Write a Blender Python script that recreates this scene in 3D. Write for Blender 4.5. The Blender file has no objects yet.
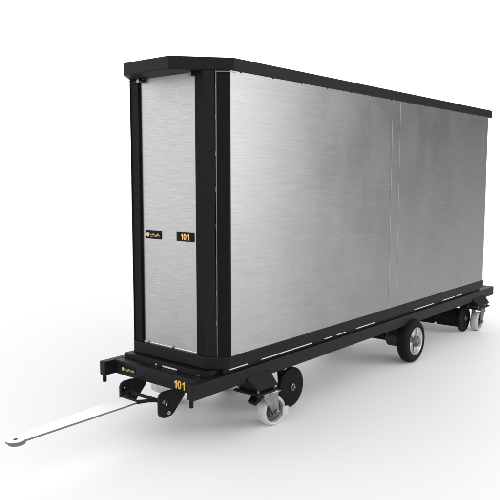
import bpy, bmesh, math
from mathutils import Vector, Matrix

S = bpy.context.scene
COL = S.collection

# ------------------------------------------------------------------ camera
cam_d = bpy.data.cameras.new('camera')
cam_d.sensor_width = 36
cam_d.lens = 675.75 / 500 * 36
cam_d.clip_start = 0.05
cam_d.clip_end = 2000
cam = bpy.data.objects.new('camera', cam_d)
cam.location = (-2.7103, -3.0691, 1.6105)
cam.rotation_euler = (math.pi / 2 - 0.1064, 0, 0.6969 - math.pi / 2)
COL.objects.link(cam)
S.camera = cam

# ------------------------------------------------------------------ studio surround and lamps
w = bpy.data.worlds.new('World')
S.world = w
w.use_nodes = True
bg = w.node_tree.nodes['Background']
bg.inputs[1].default_value = 1.0
# white studio all round, with a dark sector added to darken what the side panels reflect
_n, _l = w.node_tree.nodes, w.node_tree.links
_tc = _n.new('ShaderNodeTexCoord')
_dot = _n.new('ShaderNodeVectorMath')
_dot.operation = 'DOT_PRODUCT'
_az = math.radians(-22)
_dot.inputs[1].default_value = (math.cos(_az), math.sin(_az), 0)
_l.new(_tc.outputs['Generated'], _dot.inputs[0])
_mr = _n.new('ShaderNodeMapRange')
_mr.interpolation_type = 'SMOOTHSTEP'
_mr.inputs['From Min'].default_value = math.cos(math.radians(33))
_mr.inputs['From Max'].default_value = math.cos(math.radians(11))
_l.new(_dot.outputs['Value'], _mr.inputs['Value'])
_mx = _n.new('ShaderNodeMix')
_mx.data_type = 'RGBA'
_sep = _n.new('ShaderNodeSeparateXYZ')
_l.new(_tc.outputs['Generated'], _sep.inputs[0])
_el = _n.new('ShaderNodeMapRange')          # horizon brightened to light the floor under the trolley, dimmer overhead
_el.inputs['To Min'].default_value = 2.25
_el.inputs['To Max'].default_value = 0.55
_l.new(_sep.outputs['Z'], _el.inputs['Value'])
_l.new(_el.outputs[0], _mx.inputs['A'])
_mx.inputs['B'].default_value = (0.10, 0.10, 0.105, 1)
_l.new(_mr.outputs[0], _mx.inputs['Factor'])
_l.new(_mx.outputs['Result'], bg.inputs[0])
S.view_settings.view_transform = 'Standard'
S.view_settings.look = 'None'
S.view_settings.exposure = 0
S.view_settings.gamma = 1


def added_lamp(name, loc, target, size, power):
    l = bpy.data.lights.new(name, 'AREA')
    l.shape = 'RECTANGLE'
    l.size, l.size_y = size
    l.energy = power
    o = bpy.data.objects.new(name, l)
    o.location = loc
    o.rotation_euler = (Vector(target) - Vector(loc)).to_track_quat('-Z', 'Y').to_euler()
    COL.objects.link(o)
    return o


added_lamp('softbox_side', (4.9, -5.3, 2.5), (0.5, -0.44, 1.5), (2.6, 3.4), 110)  # unseen lamp added to brighten the front end of the side panels
added_lamp('softbox_front', (-3.6, 4.2, 2.0), (0.17, 0, 1.3), (2.5, 3.4), 34)  # unseen lamp added to brighten the front panel

# ------------------------------------------------------------------ materials


def principled(name, color, metallic=0.0, rough=0.5, spec=0.5):
    m = bpy.data.materials.new(name)
    m.use_nodes = True
    b = m.node_tree.nodes['Principled BSDF']
    b.inputs['Base Color'].default_value = (*color, 1)
    b.inputs['Metallic'].default_value = metallic
    b.inputs['Roughness'].default_value = rough
    b.inputs['Specular IOR Level'].default_value = spec
    return m


def noisy(m, scale, c0, c1, rough=None, bump=0.0, stretch=(1, 1, 1), detail=4):
    """mottle the colour (and roughness, relief) of a material with object-space noise"""
    nt = m.node_tree
    b = nt.nodes['Principled BSDF']
    tc = nt.nodes.new('ShaderNodeTexCoord')
    mp = nt.nodes.new('ShaderNodeMapping')
    mp.inputs['Scale'].default_value = stretch
    nt.links.new(tc.outputs['Object'], mp.inputs[0])
    n = nt.nodes.new('ShaderNodeTexNoise')
    n.inputs['Scale'].default_value = scale
    n.inputs['Detail'].default_value = detail
    nt.links.new(mp.outputs[0], n.inputs['Vector'])
    r = nt.nodes.new('ShaderNodeValToRGB')
    r.color_ramp.elements[0].position = 0.3
    r.color_ramp.elements[1].position = 0.7
    r.color_ramp.elements[0].color = (*c0, 1)
    r.color_ramp.elements[1].color = (*c1, 1)
    nt.links.new(n.outputs['Fac'], r.inputs[0])
    nt.links.new(r.outputs[0], b.inputs['Base Color'])
    if rough:
        mr = nt.nodes.new('ShaderNodeMapRange')
        mr.inputs['To Min'].default_value = rough[0]
        mr.inputs['To Max'].default_value = rough[1]
        nt.links.new(n.outputs['Fac'], mr.inputs['Value'])
        nt.links.new(mr.outputs[0], b.inputs['Roughness'])
    if bump:
        bp = nt.nodes.new('ShaderNodeBump')
        bp.inputs['Strength'].default_value = bump
        bp.inputs['Distance'].default_value = 0.002
        nt.links.new(n.outputs['Fac'], bp.inputs['Height'])
        nt.links.new(bp.outputs[0], b.inputs['Normal'])
    return m


def brushed(name, stretch, base, amp=0.55):
    """brushed sheet aluminium: fine horizontal grain plus soft cloudy handling marks"""
    m = principled(name, (base,) * 3, 1.0, 0.4)
    nt = m.node_tree
    N, L = nt.nodes, nt.links
    b = N['Principled BSDF']
    tc = N.new('ShaderNodeTexCoord')

    def noise(scale3, sc, det, rough=0.6):
        mp = N.new('ShaderNodeMapping')
        mp.inputs['Scale'].default_value = scale3
        L.new(tc.outputs['Object'], mp.inputs[0])
        n = N.new('ShaderNodeTexNoise')
        n.inputs['Scale'].default_value = sc
        n.inputs['Detail'].default_value = det
        n.inputs['Roughness'].default_value = rough
        L.new(mp.outputs[0], n.inputs['Vector'])
        return n

    def math_(op, a, b_):
        q = N.new('ShaderNodeMath')
        q.operation = op
        for i, v in enumerate((a, b_)):
            if isinstance(v, (int, float)):
                q.inputs[i].default_value = v
            else:
                L.new(v, q.inputs[i])
        return q.outputs[0]

    grain = noise(stretch, 1.0, 5, 0.7)
    cloud = noise((1.0, 1.0, 0.6), 2.6, 7, 0.66)
    scr = noise((7, 7, 55), 1.0, 6, 0.75)
    sc = math_('MULTIPLY', math_('MAXIMUM', math_('SUBTRACT', scr.outputs['Fac'], 0.6), 0.0), 1.1)
    g = math_('MULTIPLY', math_('SUBTRACT', grain.outputs['Fac'], 0.5), amp)
    c = math_('MULTIPLY', math_('SUBTRACT', cloud.outputs['Fac'], 0.5), 0.42)
    val = math_('MULTIPLY', math_('ADD', math_('ADD', math_('ADD', g, c), sc), 0.98), base)
    cc = N.new('ShaderNodeCombineColor')
    L.new(val, cc.inputs[0])
    L.new(val, cc.inputs[1])
    L.new(math_('MULTIPLY', val, 1.025), cc.inputs[2])
    L.new(cc.outputs[0], b.inputs['Base Color'])
    rg = math_('ADD', math_('MULTIPLY', cloud.outputs['Fac'], 0.18), 0.30)
    L.new(rg, b.inputs['Roughness'])
    bp = N.new('ShaderNodeBump')
    bp.inputs['Strength'].default_value = 0.25
    bp.inputs['Distance'].default_value = 0.0012
    L.new(grain.outputs['Fac'], bp.inputs['Height'])
    L.new(bp.outputs[0], b.inputs['Normal'])
    b.inputs['Anisotropic'].default_value = 0.75
    b.inputs['Anisotropic Rotation'].default_value = 0.25
    tg = N.new('ShaderNodeTangent')
    tg.direction_type = 'RADIAL'
    tg.axis = 'Z'
    L.new(tg.outputs[0], b.inputs['Tangent'])
    return m


M = {}
M['floor'] = principled('studio_floor', (0.908, 0.908, 0.911), 0, 0.6, 0.35)
M['side_metal'] = brushed('brushed_side', (4, 4, 330), 0.30, 0.7)
M['front_metal'] = brushed('brushed_front', (9, 9, 300), 0.29, 0.85)
M['black'] = noisy(principled('black_powder_coat', (0.01, 0.01, 0.012), 0, 0.5, 0.10), 60,
                   (0.0065, 0.0066, 0.0086), (0.0092, 0.0094, 0.0120), (0.42, 0.55), 0.05)
M['black_strip'] = principled('black_rubber_strip', (0.005, 0.0055, 0.0045), 0, 0.6, 0.08)
M['rail'] = noisy(principled('black_chassis_paint', (0.01, 0.01, 0.011), 0, 0.5, 0.14), 35,
                  (0.0062, 0.0062, 0.0076), (0.0095, 0.0095, 0.0114), (0.42, 0.6), 0.06)
M['hitch'] = principled('black_steel_plate', (0.005, 0.005, 0.0055), 0, 0.5, 0.12)
M['rubber'] = noisy(principled('tyre_rubber', (0.008, 0.008, 0.008), 0, 0.75, 0.12), 80,
                    (0.004, 0.004, 0.004), (0.0085, 0.0085, 0.008), None, 0.1)
M['dark_rubber'] = principled('dull_black_casting', (0.022, 0.022, 0.022), 0, 0.55, 0.3)
M['steel'] = noisy(principled('zinc_steel', (0.45, 0.45, 0.46), 1, 0.35), 30,
                   (0.34, 0.34, 0.36), (0.55, 0.55, 0.57), (0.22, 0.45))
M['dark_steel'] = principled('dull_steel', (0.16, 0.16, 0.17), 1, 0.4)
M['bright_edge'] = principled('bare_aluminium_edge', (0.75, 0.75, 0.77), 1, 0.3)
M['white_bar'] = principled('white_enamel', (0.88, 0.88, 0.88), 0, 0.35, 0.5)
M['nylon'] = principled('white_nylon', (0.43, 0.44, 0.45), 0, 0.35, 0.5)
M['gold'] = principled('gold_lettering', (0.62, 0.40, 0.09), 0.0, 0.4)
M['pale_gold'] = principled('pale_gold_lettering', (0.55, 0.40, 0.20), 0.0, 0.4)
M['plaque'] = principled('black_plaque', (0.008, 0.007, 0.006), 0, 0.6, 0.06)
M['fork_steel'] = noisy(principled('fork_steel', (0.26, 0.26, 0.27), 1, 0.4), 40, (0.17, 0.17, 0.18), (0.30, 0.30, 0.31), (0.25, 0.5))
M['disc'] = principled('grey_wheel_disc', (0.07, 0.07, 0.075), 0, 0.5, 0.4)
M['cut_edge'] = principled('cut_steel_edge', (0.13, 0.13, 0.135), 0, 0.5, 0.3)  # grey painted in for shade on the tow bar's sides; washer shares it
M['pale_edge'] = principled('pale_sealant_edge', (0.33, 0.33, 0.34), 0, 0.5, 0.3)  # pale grey painted in for light caught on the joint edges
M['white_pad'] = principled('white_plastic_pad', (0.66, 0.66, 0.66), 0, 0.5, 0.3)  # white that stands for bright floor showing through the gaps
M['brass'] = principled('brass_bolt', (0.5, 0.42, 0.24), 1, 0.35)

# ------------------------------------------------------------------ builders


def finish(name, bm, mat, parent=None, smooth=False):
    bmesh.ops.recalc_face_normals(bm, faces=bm.faces[:])
    me = bpy.data.meshes.new(name)
    bm.to_mesh(me)
    bm.free()
    if smooth:
        for p in me.polygons:
            p.use_smooth = True
        me.set_sharp_from_angle(angle=math.radians(35))
    me.materials.append(mat)
    o = bpy.data.objects.new(name, me)
    COL.objects.link(o)
    if parent:
        o.parent = parent
    return o


def thing(name, label, cat, loc):
    o = bpy.data.objects.new(name, None)
    o.empty_display_size = 0.1
    o.location = loc
    o['label'] = label
    o['category'] = cat
    COL.objects.link(o)
    return o


def bevelled(bm, off):
    if off:
        es = [e for e in bm.edges if len(e.link_faces) == 2 and e.calc_face_angle(0) > 0.35]
        bmesh.ops.bevel(bm, geom=es, offset=off, segments=2, affect='EDGES', profile=0.5, clamp_overlap=True)


def add(bm, other):
    me = bpy.data.meshes.new('tmp')
    other.to_mesh(me)
    other.free()
    bm.from_mesh(me)
    bpy.data.meshes.remove(me)


def box(bm, x0, x1, y0, y1, z0, z1, bev=0.003):
    t = bmesh.new()
    bmesh.ops.create_cube(t, size=1)
    for v in t.verts:
        v.co = Vector(((x0 + x1) / 2 + v.co.x * (x1 - x0), (y0 + y1) / 2 + v.co.y * (y1 - y0), (z0 + z1) / 2 + v.co.z * (z1 - z0)))
    bevelled(t, bev)
    add(bm, t)


def prism(bm, pts, axis, a, b, bev=0.003):
    """extrude a 2-D outline: axis 'z' takes (x, y), 'y' takes (x, z), 'x' takes (y, z)"""
    t = bmesh.new()

    def co(p, h):
        return {'z': (p[0], p[1], h), 'y': (p[0], h, p[1]), 'x': (h, p[0], p[1])}[axis]
    lo = [t.verts.new(co(p, a)) for p in pts]
    hi = [t.verts.new(co(p, b)) for p in pts]
    t.faces.new(lo)
    t.faces.new(hi[::-1])
    n = len(pts)
    for i in range(n):
        t.faces.new((lo[i], lo[(i + 1) % n], hi[(i + 1) % n], hi[i]))
    bmesh.ops.recalc_face_normals(t, faces=t.faces[:])
    bevelled(t, bev)
    add(bm, t)


def lathe(bm, prof, centre, axis='y', seg=48, mat4=None, caps=True):
    """spin a closed or open (offset along axis, radius) profile round an axis"""
    t = bmesh.new()
    rings = []
    for h, r in prof:
        ring = []
        for k in range(seg):
            a = 2 * math.pi * k / seg
            c, s = r * math.cos(a), r * math.sin(a)
            p = {'y': (c, h, s), 'z': (c, s, h), 'x': (h, c, s)}[axis]
            ring.append(t.verts.new(p))
        rings.append(ring)
    for i in range(len(rings) - 1):
        for k in range(seg):
            t.faces.new((rings[i][k], rings[i][(k + 1) % seg], rings[i + 1][(k + 1) % seg], rings[i + 1][k]))
    if caps:
        t.faces.new(rings[0])
        t.faces.new(rings[-1])
    if mat4:
        t.transform(mat4)
    t.transform(Matrix.Translation(centre))
    add(bm, t)


def rod(bm, p, q, r, seg=20):
    p, q = Vector(p), Vector(q)
    d = q - p
    t = bmesh.new()
    bmesh.ops.create_cone(t, cap_ends=True, segments=seg, radius1=r, radius2=r, depth=d.length)
    t.transform(Matrix.Translation((p + q) / 2) @ d.to_track_quat('Z', 'Y').to_matrix().to_4x4())
    add(bm, t)


def holed(outline, holes, thick, mat4, name, mat, parent, bev=0.002):
    """flat plate with real holes cut through it (outline and holes as 2-D loops)"""
    c = bpy.data.curves.new(name, 'CURVE')
    c.dimensions = '2D'
    c.fill_mode = 'BOTH'
    c.extrude = thick / 2
    c.bevel_depth = bev
    c.bevel_resolution = 1
    for lp in [outline] + holes:
        s = c.splines.new('POLY')
        s.points.add(len(lp) - 1)
        for p, v in zip(s.points, lp):
            p.co = (v[0], v[1], 0, 1)
        s.use_cyclic_u = True
    return curve_mesh(c, mat4, name, mat, parent)


def curve_mesh(c, mat4, name, mat, parent):
    tmp = bpy.data.objects.new('tmp', c)
    COL.objects.link(tmp)
    dg = bpy.context.evaluated_depsgraph_get()
    dg.update()
    me = bpy.data.meshes.new_from_object(tmp.evaluated_get(dg))
    bpy.data.objects.remove(tmp)
    bpy.data.curves.remove(c)
    me.name = name
    me.transform(mat4)
    me.materials.clear()
    me.materials.append(mat)
    o = bpy.data.objects.new(name, me)
    COL.objects.link(o)
    o.parent = parent
    return o


def lettering(height, mat4, name, mat, parent, squeeze=1.0):
    """the number 101 in bold grotesque figures: each figure is cut from thin sheet"""
    h = height
    one = [(0.10, -0.5), (0.31, -0.5), (0.31, 0.5), (0.15, 0.5), (0.06, 0.36), (-0.10, 0.27), (-0.10, 0.09), (0.02, 0.13), (0.10, 0.20)]

    def oval(rx, ry, n=28):
        return [(math.copysign(abs(math.cos(a)) ** 0.85, math.cos(a)) * rx, math.copysign(abs(math.sin(a)) ** 0.85, math.sin(a)) * ry)
                for a in (2 * math.pi * k / n for k in range(n))]
    for dx, out, holes in ((-0.70, one, []), (0.04, oval(0.315, 0.51), [oval(0.115, 0.33)]), (0.66, one, [])):
        f = lambda lp: [((x + dx) * h * squeeze, y * h) for x, y in lp]
        holed(f(out), [f(q) for q in holes], 0.0014, mat4, name, mat, parent, 0.0)


def circle(cx, cy, r, n=20):
    return [(cx + r * math.cos(2 * math.pi * k / n), cy + r * math.sin(2 * math.pi * k / n)) for k in range(n)]


# matrix that stands a 2-D drawing up on a face looking towards -X (drawing x runs to -Y, drawing y runs up)
def on_front(x, y, z):
    return Matrix.Translation((x, y, z)) @ Matrix(((0, 0, -1, 0), (-1, 0, 0, 0), (0, 1, 0, 0), (0, 0, 0, 1)))


# stands a 2-D (x, z) drawing in the XZ plane at a given y
def in_xz(y):
    return Matrix.Translation((0, y, 0)) @ Matrix(((1, 0, 0, 0), (0, 0, -1, 0), (0, 1, 0, 0), (0, 0, 0, 1)))


# ------------------------------------------------------------------ setting
bm = bmesh.new()
bmesh.ops.create_circle(bm, cap_ends=True, segments=96, radius=600)
floor = finish('floor', bm, M['floor'])
floor['kind'] = 'structure'

# ------------------------------------------------------------------ the container
box_root = thing('cargo_container', 'tall brushed aluminium container with black roof rim and corner posts, on the wheeled trolley',
                 'container', (2.2, 0, 0.466))
INV = Matrix.Translation((-2.2, 0, -0.466))


def cpart(name, bm, mat, parent=box_root, smooth=False, label=None):
    bm.transform(INV)
    o = finish(name, bm, mat, parent, smooth)
    if label:
        o['label'] = label
    return o


ZB, ZT, ZR, ZTOP = 0.466, 0.544, 2.225, 2.30
HW = 0.437
# base rim with chamfered front corners
bm = bmesh.new()
prism(bm, [(0.15, -0.323), (0.247, -HW), (4.257, -HW), (4.257, HW), (0.247, HW), (0.15, 0.323)], 'z', ZB, ZT, 0.006)
cpart('base_rim', bm, M['black'], label='black base rim with cut front corners')
# roof
bm = bmesh.new()
prism(bm, [(0.0, -0.198), (0.29, -HW), (4.333, -HW), (4.333, HW), (0.29, HW), (0.0, 0.198)], 'z', ZR, ZTOP, 0.005)
roof = cpart('roof', bm, M['black'], label='black overhanging roof rim with long cut front corners')
for k in range(13):
    x = 0.345 + 0.305 * k
    bm = bmesh.new()
    box(bm, x, x + 0.018, -HW + 0.002, -HW + 0.012, ZR - 0.006, ZR + 0.004, 0.001)
    cpart('rivet', bm, M['black_strip'], roof)
for y in (0.225, -0.231):
    bm = bmesh.new()
    rod(bm, (0.135, y, ZR - 0.014), (0.168, y, ZR - 0.014), 0.013)
    cpart('bumper_stud', bm, M['dark_steel'], roof, True)
# side skins and rear
bm = bmesh.new()
box(bm, 0.262, 2.203, -0.4345, -0.428, ZT, ZR, 0.0)
cpart('side_panel', bm, M['side_metal'])
bm = bmesh.new()
box(bm, 2.335, 4.235, -0.4345, -0.428, ZT, ZR, 0.0)
cpart('side_panel', bm, M['side_metal'])
bm = bmesh.new()
box(bm, 2.2045, 2.3335, -0.4352, -0.428, ZT, ZR, 0.0)
cpart('joint_strip', bm, M['side_metal'], label='narrow vertical joint strip between the two side panels')
for x in (2.2025, 2.3325):
    bm = bmesh.new()
    box(bm, x, x + 0.0035, -0.4365, -0.430, ZT + 0.001, ZR - 0.001, 0.0)
    cpart('joint_edge', bm, M['pale_edge'])
bm = bmesh.new()
box(bm, 0.262, 4.235, 0.428, 0.4345, ZT, ZR, 0.0)
cpart('side_panel', bm, M['side_metal'])
bm = bmesh.new()
box(bm, 4.225, 4.237, -0.4275, 0.4275, ZT, ZR, 0.0)
cpart('rear_panel', bm, M['side_metal'])
# front panel
bm = bmesh.new()
box(bm, 0.176, 0.184, -0.262, 0.268, ZT, ZR, 0.0)
front = cpart('front_panel', bm, M['front_metal'], label='brushed aluminium front panel with two small black plaques')
bm = bmesh.new()
box(bm, 0.170, 0.1755, -0.243, 0.243, ZT, ZT + 0.008, 0.001)
cpart('bottom_edge', bm, M['bright_edge'], front)
for y in (0.2, -0.03):
    bm = bmesh.new()
    rod(bm, (0.162, y, ZT + 0.004), (0.175, y, ZT + 0.010), 0.0045, 12)
    cpart('drain_pin', bm, M['dark_steel'], front)
bm = bmesh.new()
box(bm, 0.146, 0.172, 0.235, 0.318, ZR - 0.023, ZR - 0.019, 0.001)
cpart('latch_strip', bm, M['dark_steel'], front)
# corner posts: front strip, chamfer facet, hinge line, side strip
for s in (-1, 1):
    bm = bmesh.new()
    box(bm, 0.160, 0.185, 0.252 if s > 0 else -0.322, 0.322 if s > 0 else -0.246, ZT, ZR, 0.002)
    cpart('front_strip', bm, M['black_strip'])
    bm = bmesh.new()
    prism(bm, [(0.152, s * 0.323), (0.194, s * 0.3725), (0.219, s * 0.352), (0.200, s * 0.30), (0.1855, s * 0.323)], 'z', ZT, ZR, 0.002)
    cpart('corner_post', bm, M['black'])
    bm = bmesh.new()
    prism(bm, [(0.205, s * 0.377), (0.252, s * 0.4325), (0.2615, s * 0.4325), (0.2615, s * 0.40), (0.228, s * 0.357)], 'z', ZT, ZR, 0.0015)
    cpart('side_strip', bm, M['black_strip'])
    if s > 0:
        continue        # the hinge line runs down one corner only
    bm = bmesh.new()
    box(bm, 0.1985, 0.2035, s * 0.376 - 0.0025, s * 0.376 + 0.0025, ZT, ZR - 0.002, 0.0)
    hinge = cpart('hinge_rod', bm, M['dark_steel'])
    for z in (2.13, 1.96, 1.75, 1.54, 1.33, 1.12, 0.93, 0.75):
        bm = bmesh.new()
        rod(bm, (0.1985, s * 0.377, z - 0.014), (0.1985, s * 0.377, z + 0.014), 0.0042, 12)
        cpart('hinge_knuckle', bm, M['dark_steel'], hinge, True)
    bm = bmesh.new()
    q = [(0.196, s * 0.3785), (0.25, s * 0.4355), (0.31, s * 0.4365), (0.31, s * 0.4345), (0.256, s * 0.4325), (0.200, s * 0.376)]
    prism(bm, q, 'z', ZR - 0.010, ZR - 0.005, 0.0)
    cpart('top_trim', bm, M['dark_steel'])


def plaque(y0, y1, z0, z1, label):
    bm = bmesh.new()
    box(bm, 0.1715, 0.1758, y0, y1, z0, z1, 0.001)
    return cpart('plaque', bm, M['plaque'], front, label=label)


def emblem(x, yl, zc, h, width, mat, parent, inv):
    """gold roundel followed by a short line of tiny letter strokes and a thin line under it"""
    bm = bmesh.new()
    lathe(bm, [(-0.0008, h * 0.40), (0.0008, h * 0.40)], (x, yl - h * 0.45, zc), 'x', 24)
    bm.transform(inv)
    finish('emblem', bm, mat, parent)
    bm = bmesh.new()
    n = 8
    step = (width - h * 1.05) / n
    for k in range(n):
        y = yl - h * 1.0 - k * step
        a = 0.30 * h if k % 3 else 0.4 * h
        box(bm, x - 0.0006, x + 0.0006, y - step * 0.26, y - step * 0.02, zc - 0.12 * h, zc - 0.12 * h + a, 0)
        box(bm, x - 0.0006, x + 0.0006, y - step * 0.74, y - step * 0.30, zc - 0.12 * h, zc - 0.02 * h, 0)
        box(bm, x - 0.0006, x + 0.0006, y - step * 0.60, y - step * 0.36, zc - 0.38 * h, zc - 0.26 * h, 0)
    bm.transform(inv)
    finish('emblem_lettering', bm, mat, parent)


plaque(0.070, 0.216, 1.226, 1.277, 'small black plaque with a gold emblem and illegible lettering')
emblem(0.1708, 0.208, 1.2515, 0.034, 0.128, M['pale_gold'], front, INV)
plaque(-0.217, -0.068, 1.226, 1.281, 'small black plaque reading 101 in gold')
lettering(0.038, INV @ on_front(0.1708, -0.141, 1.2535), 'numeral', M['gold'], front, 1.05)

# ------------------------------------------------------------------ the trolley
car = thing('trolley', 'long black steel trolley on casters and rubber wheels, numbered 101, carrying the aluminium container', 'trolley', (2.2, 0, 0))
CINV = Matrix.Translation((-2.2, 0, 0))


def tpart(name, bm, mat, parent=car, smooth=False, label=None):
    bm.transform(CINV)
    o = finish(name, bm, mat, parent, smooth)
    if label:
        o['label'] = label
    return o


RB, RT = 0.341, 0.432
for s in (-1, 1):
    bm = bmesh.new()
    y0, y1 = sorted((s * 0.372, s * 0.424))
    box(bm, -0.055, 4.60, y0, y1, RB, RT, 0.004)
    rail = tpart('side_rail', bm, M['rail'])
    # drop pin under the front end of the rail
    bm = bmesh.new()
    rod(bm, (-0.040, s * 0.395, 0.297), (-0.040, s * 0.395, RB + 0.01), 0.0125)
    tpart('drop_pin', bm, M['hitch'], rail, True)
    # bearer the container sits on, set back, with white strips added for lit floor seen through gaps
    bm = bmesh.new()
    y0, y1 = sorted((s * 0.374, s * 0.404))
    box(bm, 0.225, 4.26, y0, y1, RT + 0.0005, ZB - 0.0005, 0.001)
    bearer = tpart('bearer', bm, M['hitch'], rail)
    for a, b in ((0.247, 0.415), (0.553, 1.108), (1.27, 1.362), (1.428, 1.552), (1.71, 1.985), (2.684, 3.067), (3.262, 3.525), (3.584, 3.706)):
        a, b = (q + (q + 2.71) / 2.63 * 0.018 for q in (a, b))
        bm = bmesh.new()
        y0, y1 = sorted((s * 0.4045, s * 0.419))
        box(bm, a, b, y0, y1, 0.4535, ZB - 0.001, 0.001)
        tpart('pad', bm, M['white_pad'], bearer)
# front crossbeam with number and emblem
bm = bmesh.new()
box(bm, 0.03, 0.098, -0.3715, 0.3715, RB, RT, 0.004)
cross = tpart('front_crossbeam', bm, M['rail'], label='black front crossbeam with gold emblem and number 101')
lettering(0.050, CINV @ on_front(0.0294, -0.224, 0.381), 'numeral', M['gold'], cross, 1.0)
bm = bmesh.new()
box(bm, 0.0278, 0.0299, 0.168, 0.312, 0.362, 0.408, 0.0005)
tpart('emblem_plate', bm, M['plaque'], cross)
emblem(0.0272, 0.304, 0.385, 0.030, 0.128, M['pale_gold'], cross, CINV)
# top front plate lying on the crossbeam and rails, with strips added at its lip for light through gaps
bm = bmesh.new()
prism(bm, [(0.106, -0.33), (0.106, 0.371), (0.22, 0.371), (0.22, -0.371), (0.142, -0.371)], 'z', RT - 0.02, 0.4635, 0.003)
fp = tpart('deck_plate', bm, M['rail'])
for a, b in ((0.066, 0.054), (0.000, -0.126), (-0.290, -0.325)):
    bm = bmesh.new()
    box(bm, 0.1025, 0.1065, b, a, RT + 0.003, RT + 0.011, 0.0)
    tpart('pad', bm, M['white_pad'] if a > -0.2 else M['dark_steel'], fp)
# inner crossmembers
for x in (0.80, 1.56, 2.02, 3.70, 4.45):
    bm = bmesh.new()
    box(bm, x, x + 0.07, -0.3715, 0.3715, RB + 0.004, RB + 0.034, 0.003)
    tpart('crossmember', bm, M['rail'])
bm = bmesh.new()
box(bm, 4.53, 4.598, -0.3715, 0.3715, RB, RT, 0.004)
tpart('rear_crossbeam', bm, M['rail'])
bm = bmesh.new()
box(bm, 4.265, 4.528, -0.3715, 0.3715, RT - 0.012, RT - 0.002, 0.002)
tpart('deck_plate', bm, M['rail'])

# centre axle
bm = bmesh.new()
rod(bm, (2.66, -0.368, 0.19), (2.66, 0.368, 0.19), 0.035, 32)
ax = tpart('axle_tube', bm, M['hitch'], car, True)
for q in (-1, 1):
    bm = bmesh.new()
    lathe(bm, [(q * 0.200, 0.060), (q * 0.212, 0.072), (q * 0.352, 0.072), (q * 0.360, 0.064)], (2.66, 0, 0.19), 'y', 32)
    tpart('axle_hub', bm, M['dark_rubber'], ax, True)
    bm = bmesh.new()
    y0, y1 = sorted((q * 0.22, q * 0.345))
    box(bm, 2.58, 2.74, y0, y1, 0.245, RB + 0.02, 0.006)
    tpart('axle_mount', bm, M['hitch'], ax)


def road_wheel(s):
    R = 0.19
    yc = 0.418
    bm = bmesh.new()
    prof = [(-0.034, 0.120), (-0.046, 0.130), (-0.052, 0.150), (-0.048, 0.170), (-0.034, 0.184), (-0.016, R),
            (0.016, R), (0.034, 0.184), (0.048, 0.170), (0.052, 0.150), (0.046, 0.130), (0.034, 0.120)]
    lathe(bm, prof, (2.66, s * yc, R), 'y', 64)
    tyre = tpart('wheel', bm, M['rubber'], car, True)
    # pressed steel rim with five ears, standing in the tyre's outer face
    bm = bmesh.new()
    o = s
    lathe(bm, [(0.030 * o, 0.121), (0.050 * o, 0.123), (0.046 * o, 0.108), (0.036 * o, 0.100)], (2.66, s * yc, R), 'y', 64)
    tpart('rim', bm, M['steel'], tyre, True)
    for k in range(5):
        bm = bmesh.new()
        a = 2 * math.pi * k / 5 + 0.35
        t = bmesh.new()
        pts = [(0.03, -0.018), (0.07, -0.026), (0.106, -0.030), (0.112, 0), (0.106, 0.030), (0.07, 0.026), (0.03, 0.018)]
        prism(t, pts, 'y', 0.037 * o, 0.046 * o, 0.003)
        t.transform(Matrix.Translation((2.66, s * yc, R)) @ Matrix.Rotation(a, 4, 'Y'))
        add(bm, t)
        tpart('spoke', bm, M['steel'], tyre, True)
    bm = bmesh.new()
    lathe(bm, [(0.036 * o, 0.050), (0.056 * o, 0.048), (0.060 * o, 0.034), (0.074 * o, 0.030), (0.078 * o, 0.022)], (2.66, s * yc, R), 'y', 32)
    for k in range(5):
        a = 2 * math.pi * k / 5
        lathe(bm, [(0.054 * o, 0.006), (0.064 * o, 0.006)], (2.66 + 0.041 * math.cos(a), s * yc, R + 0.041 * math.sin(a)), 'y', 6)
    tpart('hub', bm, M['dark_steel'], tyre, True)


road_wheel(-1)
road_wheel(1)


# broad rollers with flanged ends, fore and aft
def roller(x, length, rad):
    for s in (-1, 1):
        bm = bmesh.new()
        e = 0.29 - length
        lathe(bm, [(s * e, rad - 0.012), (s * (e + 0.012), rad), (s * 0.285, rad)], (x, 0, 0.142), 'y', 48)
        r = tpart('wheel_drum', bm, M['rubber'], car, True)
        bm = bmesh.new()
        lathe(bm, [(-0.016, 0.132), (-0.010, 0.140), (0.010, 0.140), (0.016, 0.132)], (x, s * 0.302, 0.142), 'y', 64)
        tpart('flange', bm, M['rubber'], r, True)
        bm = bmesh.new()
        lathe(bm, [(0.0, 0.027), (s * 0.008, 0.027), (s * 0.011, 0.022), (s * 0.011, 0.014), (s * 0.022, 0.012), (s * 0.024, 0.009)], (x, s * 0.3185, 0.142), 'y', 24)
        tpart('hub', bm, M['dark_steel'], r, True)
        bm = bmesh.new()
        prism(bm, [(x - 0.05, RB + 0.01), (x + 0.05, RB + 0.01), (x + 0.02, 0.12), (x - 0.02, 0.12)], 'y', s * (e + 0.004), s * (e - 0.010), 0.002)
        tpart('hanger', bm, M['hitch'], r)


roller(1.04, 0.07, 0.06)
roller(4.10, 0.27, 0.10)


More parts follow.
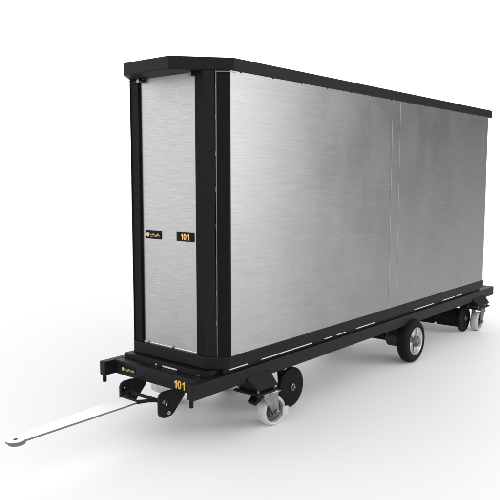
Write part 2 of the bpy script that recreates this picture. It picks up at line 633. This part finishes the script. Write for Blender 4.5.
# caster brackets with swivel casters
def caster(cx, cy, side, yaw, x0, x1, y0, y1, zp, lead=-1, tab=True):
    """bracket plate spans x0..x1, y0..y1 (y given for the near side, mirrored by side); wheel stands at cx, cy turned by yaw"""
    f = -side
    yy = sorted((y0 * f, y1 * f))
    bm = bmesh.new()
    box(bm, x0, x1, yy[0], yy[1], zp, zp + 0.014, 0.002)
    br = tpart('caster_bracket', bm, M['rail'])
    bm = bmesh.new()
    zt = RT - 0.012
    # tapered housing: wide below, running back to the rail above
    ys = [y1 * f, y0 * f]
    t = bmesh.new()
    lo = [t.verts.new(p) for p in ((x0 + 0.006, y0 * f, zp + 0.036), (x1 - 0.006, y0 * f, zp + 0.036), (x1 - 0.006, y1 * f, zp + 0.036), (x0 + 0.006, y1 * f, zp + 0.036))]
    hi = [t.verts.new(p) for p in ((x0 - 0.055, -0.4255 * f, zt - 0.045), (x1 - 0.02, -0.4255 * f, zt - 0.045), (x1 + 0.02, y1 * f, RB - 0.002), (x0 + 0.006, y1 * f, RB - 0.002))]
    t.faces.new(lo)
    t.faces.new(hi)
    for i in range(4):
        t.faces.new((lo[i], lo[(i + 1) % 4], hi[(i + 1) % 4], hi[i]))
    bmesh.ops.recalc_face_normals(t, faces=t.faces[:])
    bevelled(t, 0.004)
    add(bm, t)
    tpart('housing', bm, M['hitch'], br)
    for x in (x0 + 0.022, x1 - 0.022):
        for y in (y0 + 0.022, y1 - 0.022):
            bm = bmesh.new()
            rod(bm, (x, y * f, zp - 0.008), (x, y * f, zp + 0.038), 0.0085, 12)
            tpart('bolt', bm, M['dark_steel'], br, True)
    bm = bmesh.new()
    rod(bm, (x0 + 0.003, (y1 - 0.06) * f, zp + 0.056), (x0 - 0.004, (y1 - 0.06) * f, zp + 0.056), 0.007, 10)
    tpart('bolt', bm, M['dark_steel'], br, True)
    # the swivel caster, built round its own wheel centre, then turned
    R = 0.1
    px, py = (x0 + x1) / 2, (y0 + y1) / 2 * f
    mt = Matrix.Translation((cx, cy, 0)) @ Matrix.Rotation(yaw, 4, 'Z') @ Matrix.Diagonal((-lead, 1.2, 1, 1))

    def put(name, b, mat, parent, smooth=True):
        b.transform(mt)
        return tpart(name, b, mat, parent, smooth)
    b = bmesh.new()
    prof = [(-0.020, 0.074), (-0.031, 0.077), (-0.034, 0.087), (-0.028, 0.095), (-0.016, R), (0.016, R), (0.028, 0.095), (0.034, 0.087), (0.031, 0.077), (0.020, 0.074)]
    lathe(b, prof + prof[:1], (0, 0, R), 'y', 48, caps=False)
    wheel = put('caster_wheel', b, M['nylon'], car)
    b = bmesh.new()
    lathe(b, [(-0.009, 0.0745), (-0.008, 0.05), (-0.026, 0.044), (-0.027, 0.028), (0.027, 0.028), (0.026, 0.044), (0.008, 0.05), (0.009, 0.0745)], (0, 0, R), 'y', 40)
    put('wheel_disc', b, M['disc'], wheel)
    b = bmesh.new()
    lathe(b, [(-0.06, 0.010), (-0.056, 0.017), (0.056, 0.017), (0.06, 0.010)], (0, 0, R), 'y', 20)
    put('axle_bolt', b, M['dark_steel'], wheel)
    # fork: two cheeks that lean forward to the swivel head
    hx = -0.055
    for s in (-1, 1):
        b = bmesh.new()
        pts = [(-0.020, 0.082), (0.0, 0.074), (0.020, 0.082), (0.026, 0.115), (0.016, zp - 0.050), (0.020, zp - 0.016), (hx - 0.050, zp - 0.016), (hx - 0.052, zp - 0.045)]
        prism(b, pts, 'y', s * 0.0385, s * 0.0435, 0.0015)
        put('fork', b, M['fork_steel'] if tab else M['disc'], wheel, False)
    b = bmesh.new()
    box(b, hx - 0.062, 0.034, -0.047, 0.047, zp - 0.0165, zp - 0.0105, 0.001)
    lathe(b, [(-0.006, 0.050), (-0.0005, 0.044)], (hx, 0, zp - 0.0055), 'z', 28)
    put('swivel_head', b, M['steel'], wheel)
    b = bmesh.new()
    box(b, -0.022, 0.022, -0.036, 0.036, zp - 0.010, zp - 0.0005, 0.001)
    # small plates that show as a pale tab behind the wheel and a dark lever ahead of it
    put('rub_strip', b, M['steel'], wheel, False)
    if tab:
        b = bmesh.new()
        prism(b, [(0.050, 0.062), (0.098, 0.062), (0.104, 0.118), (0.056, 0.124)], 'y', -0.050, -0.040, 0.002)
        put('guard_tab', b, M['nylon'], wheel, False)
    b = bmesh.new()
    prism(b, [(hx - 0.062, zp - 0.03), (hx - 0.075, zp - 0.02), (hx - 0.118, zp - 0.058), (hx - 0.112, zp - 0.078), (hx - 0.062, zp - 0.055)], 'y', -0.03, 0.03, 0.003)
    put('brake_lever', b, M['hitch'], wheel, False)


caster(0.672, -0.418, 1, -0.15, 0.462, 0.668, -0.485, -0.275, 0.248)
caster(0.60, 0.40, -1, 0.35, 0.462, 0.668, -0.485, -0.275, 0.248)
caster(4.245, -0.385, 1, 0.04, 4.06, 4.35, -0.48, -0.27, 0.255, 1, False)
caster(4.25, 0.40, -1, 0.3, 4.06, 4.35, -0.48, -0.27, 0.255, 1, False)

# hitch cheeks below the crossbeam
for s in (-1, 1):
    out = []
    key = [(-0.060, 0.346), (-0.083, 0.336), (-0.092, 0.318), (-0.092, 0.228), (-0.084, 0.207), (-0.066, 0.195), (-0.045, 0.191), (0.000, 0.193), (0.020, 0.203), (0.112, 0.292), (0.112, 0.3405), (0.03, 0.3405), (0.0, 0.346)]
    star = []
    for k in range(10):
        a = math.pi / 2 + math.pi * k / 5
        r = 0.019 if k % 2 == 0 else 0.010
        star.append((-0.028 + r * math.cos(a), 0.268 + r * math.sin(a)))
    hole = circle(-0.060, 0.308, 0.011)
    pl = holed(key, [circle(-0.028, 0.266, 0.016)] if s < 0 else [circle(-0.058, 0.305, 0.013)], 0.016, CINV @ in_xz(s * 0.175), 'hitch_cheek', M['hitch'], car)
    bm = bmesh.new()
    rod(bm, (-0.026, s * 0.160, 0.216), (-0.026, s * 0.192, 0.216), 0.013, 6)
    rod(bm, (-0.026, s * 0.192, 0.216), (-0.026, s * 0.199, 0.216), 0.007, 12)
    tpart('bolt', bm, M['brass'], pl)
    bm = bmesh.new()
    rod(bm, (-0.062, s * 0.160, 0.290), (-0.062, s * 0.187, 0.290), 0.012, 16)
    rod(bm, (-0.062, s * 0.187, 0.290), (-0.062, s * 0.191, 0.290), 0.007, 12)
    tpart('axle_end', bm, M['dark_steel'], pl, True)
bm = bmesh.new()
rod(bm, (-0.062, -0.168, 0.290), (-0.062, 0.168, 0.290), 0.011, 20)
tpart('hitch_axle', bm, M['hitch'], car, True)
# turntable disc under the front
bm = bmesh.new()
lathe(bm, [(-0.05, 0.06), (-0.035, 0.085), (0.03, 0.085)], (0.30, 0.205, 0.245), 'z', 32)
lathe(bm, [(0.0, 0.03), (0.12, 0.03)], (0.30, 0.22, 0.245), 'z', 20)
tpart('turntable', bm, M['steel'], car, True)

# tow bar: flat tapered bar, forked at the axle, ring at the tip
tipc = -0.918
arc = [(tipc + 0.050 * math.cos(a), 0.050 * math.sin(a)) for a in [math.radians(-40 - k * 14) for k in range(1, 20)]]
half = [(-0.88, 0.044), (-0.25, 0.070), (-0.170, 0.070)]
loop = half + [(x, -y) for x, y in half[::-1]] + arc
tilt = Matrix.Translation((-0.06, 0, 0.290)) @ Matrix.Rotation(-0.021, 4, 'Y') @ Matrix.Translation((0.06, 0, 0))
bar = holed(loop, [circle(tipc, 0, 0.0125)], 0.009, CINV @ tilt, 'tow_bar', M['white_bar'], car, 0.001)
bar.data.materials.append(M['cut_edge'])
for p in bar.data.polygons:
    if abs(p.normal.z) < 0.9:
        p.material_index = 1  # side faces coloured darker than the white top to imitate shade
# dark forked yoke that carries the bar on the hitch axle
fork = [(-0.168, 0.0695), (-0.110, 0.096), (-0.078, 0.130), (-0.074, 0.160), (-0.050, 0.160), (-0.054, 0.128), (-0.088, 0.098), (-0.122, 0.072), (-0.146, 0.050), (-0.150, 0.0)]
loop = fork + [(x, -y) for x, y in fork[-2::-1]]
yoke = holed(loop, [], 0.014, CINV @ tilt, 'yoke', M['hitch'], bar, 0.0015)
bar['label'] = 'flat white tow bar with a ring eye at its tip'
eye = holed(circle(tipc + 0.006, 0, 0.043, 32), [circle(tipc, 0, 0.0125)], 0.012, CINV @ tilt @ Matrix.Translation((0, 0, -0.0125)), 'eye_washer', M['cut_edge'], bar, 0.0015)
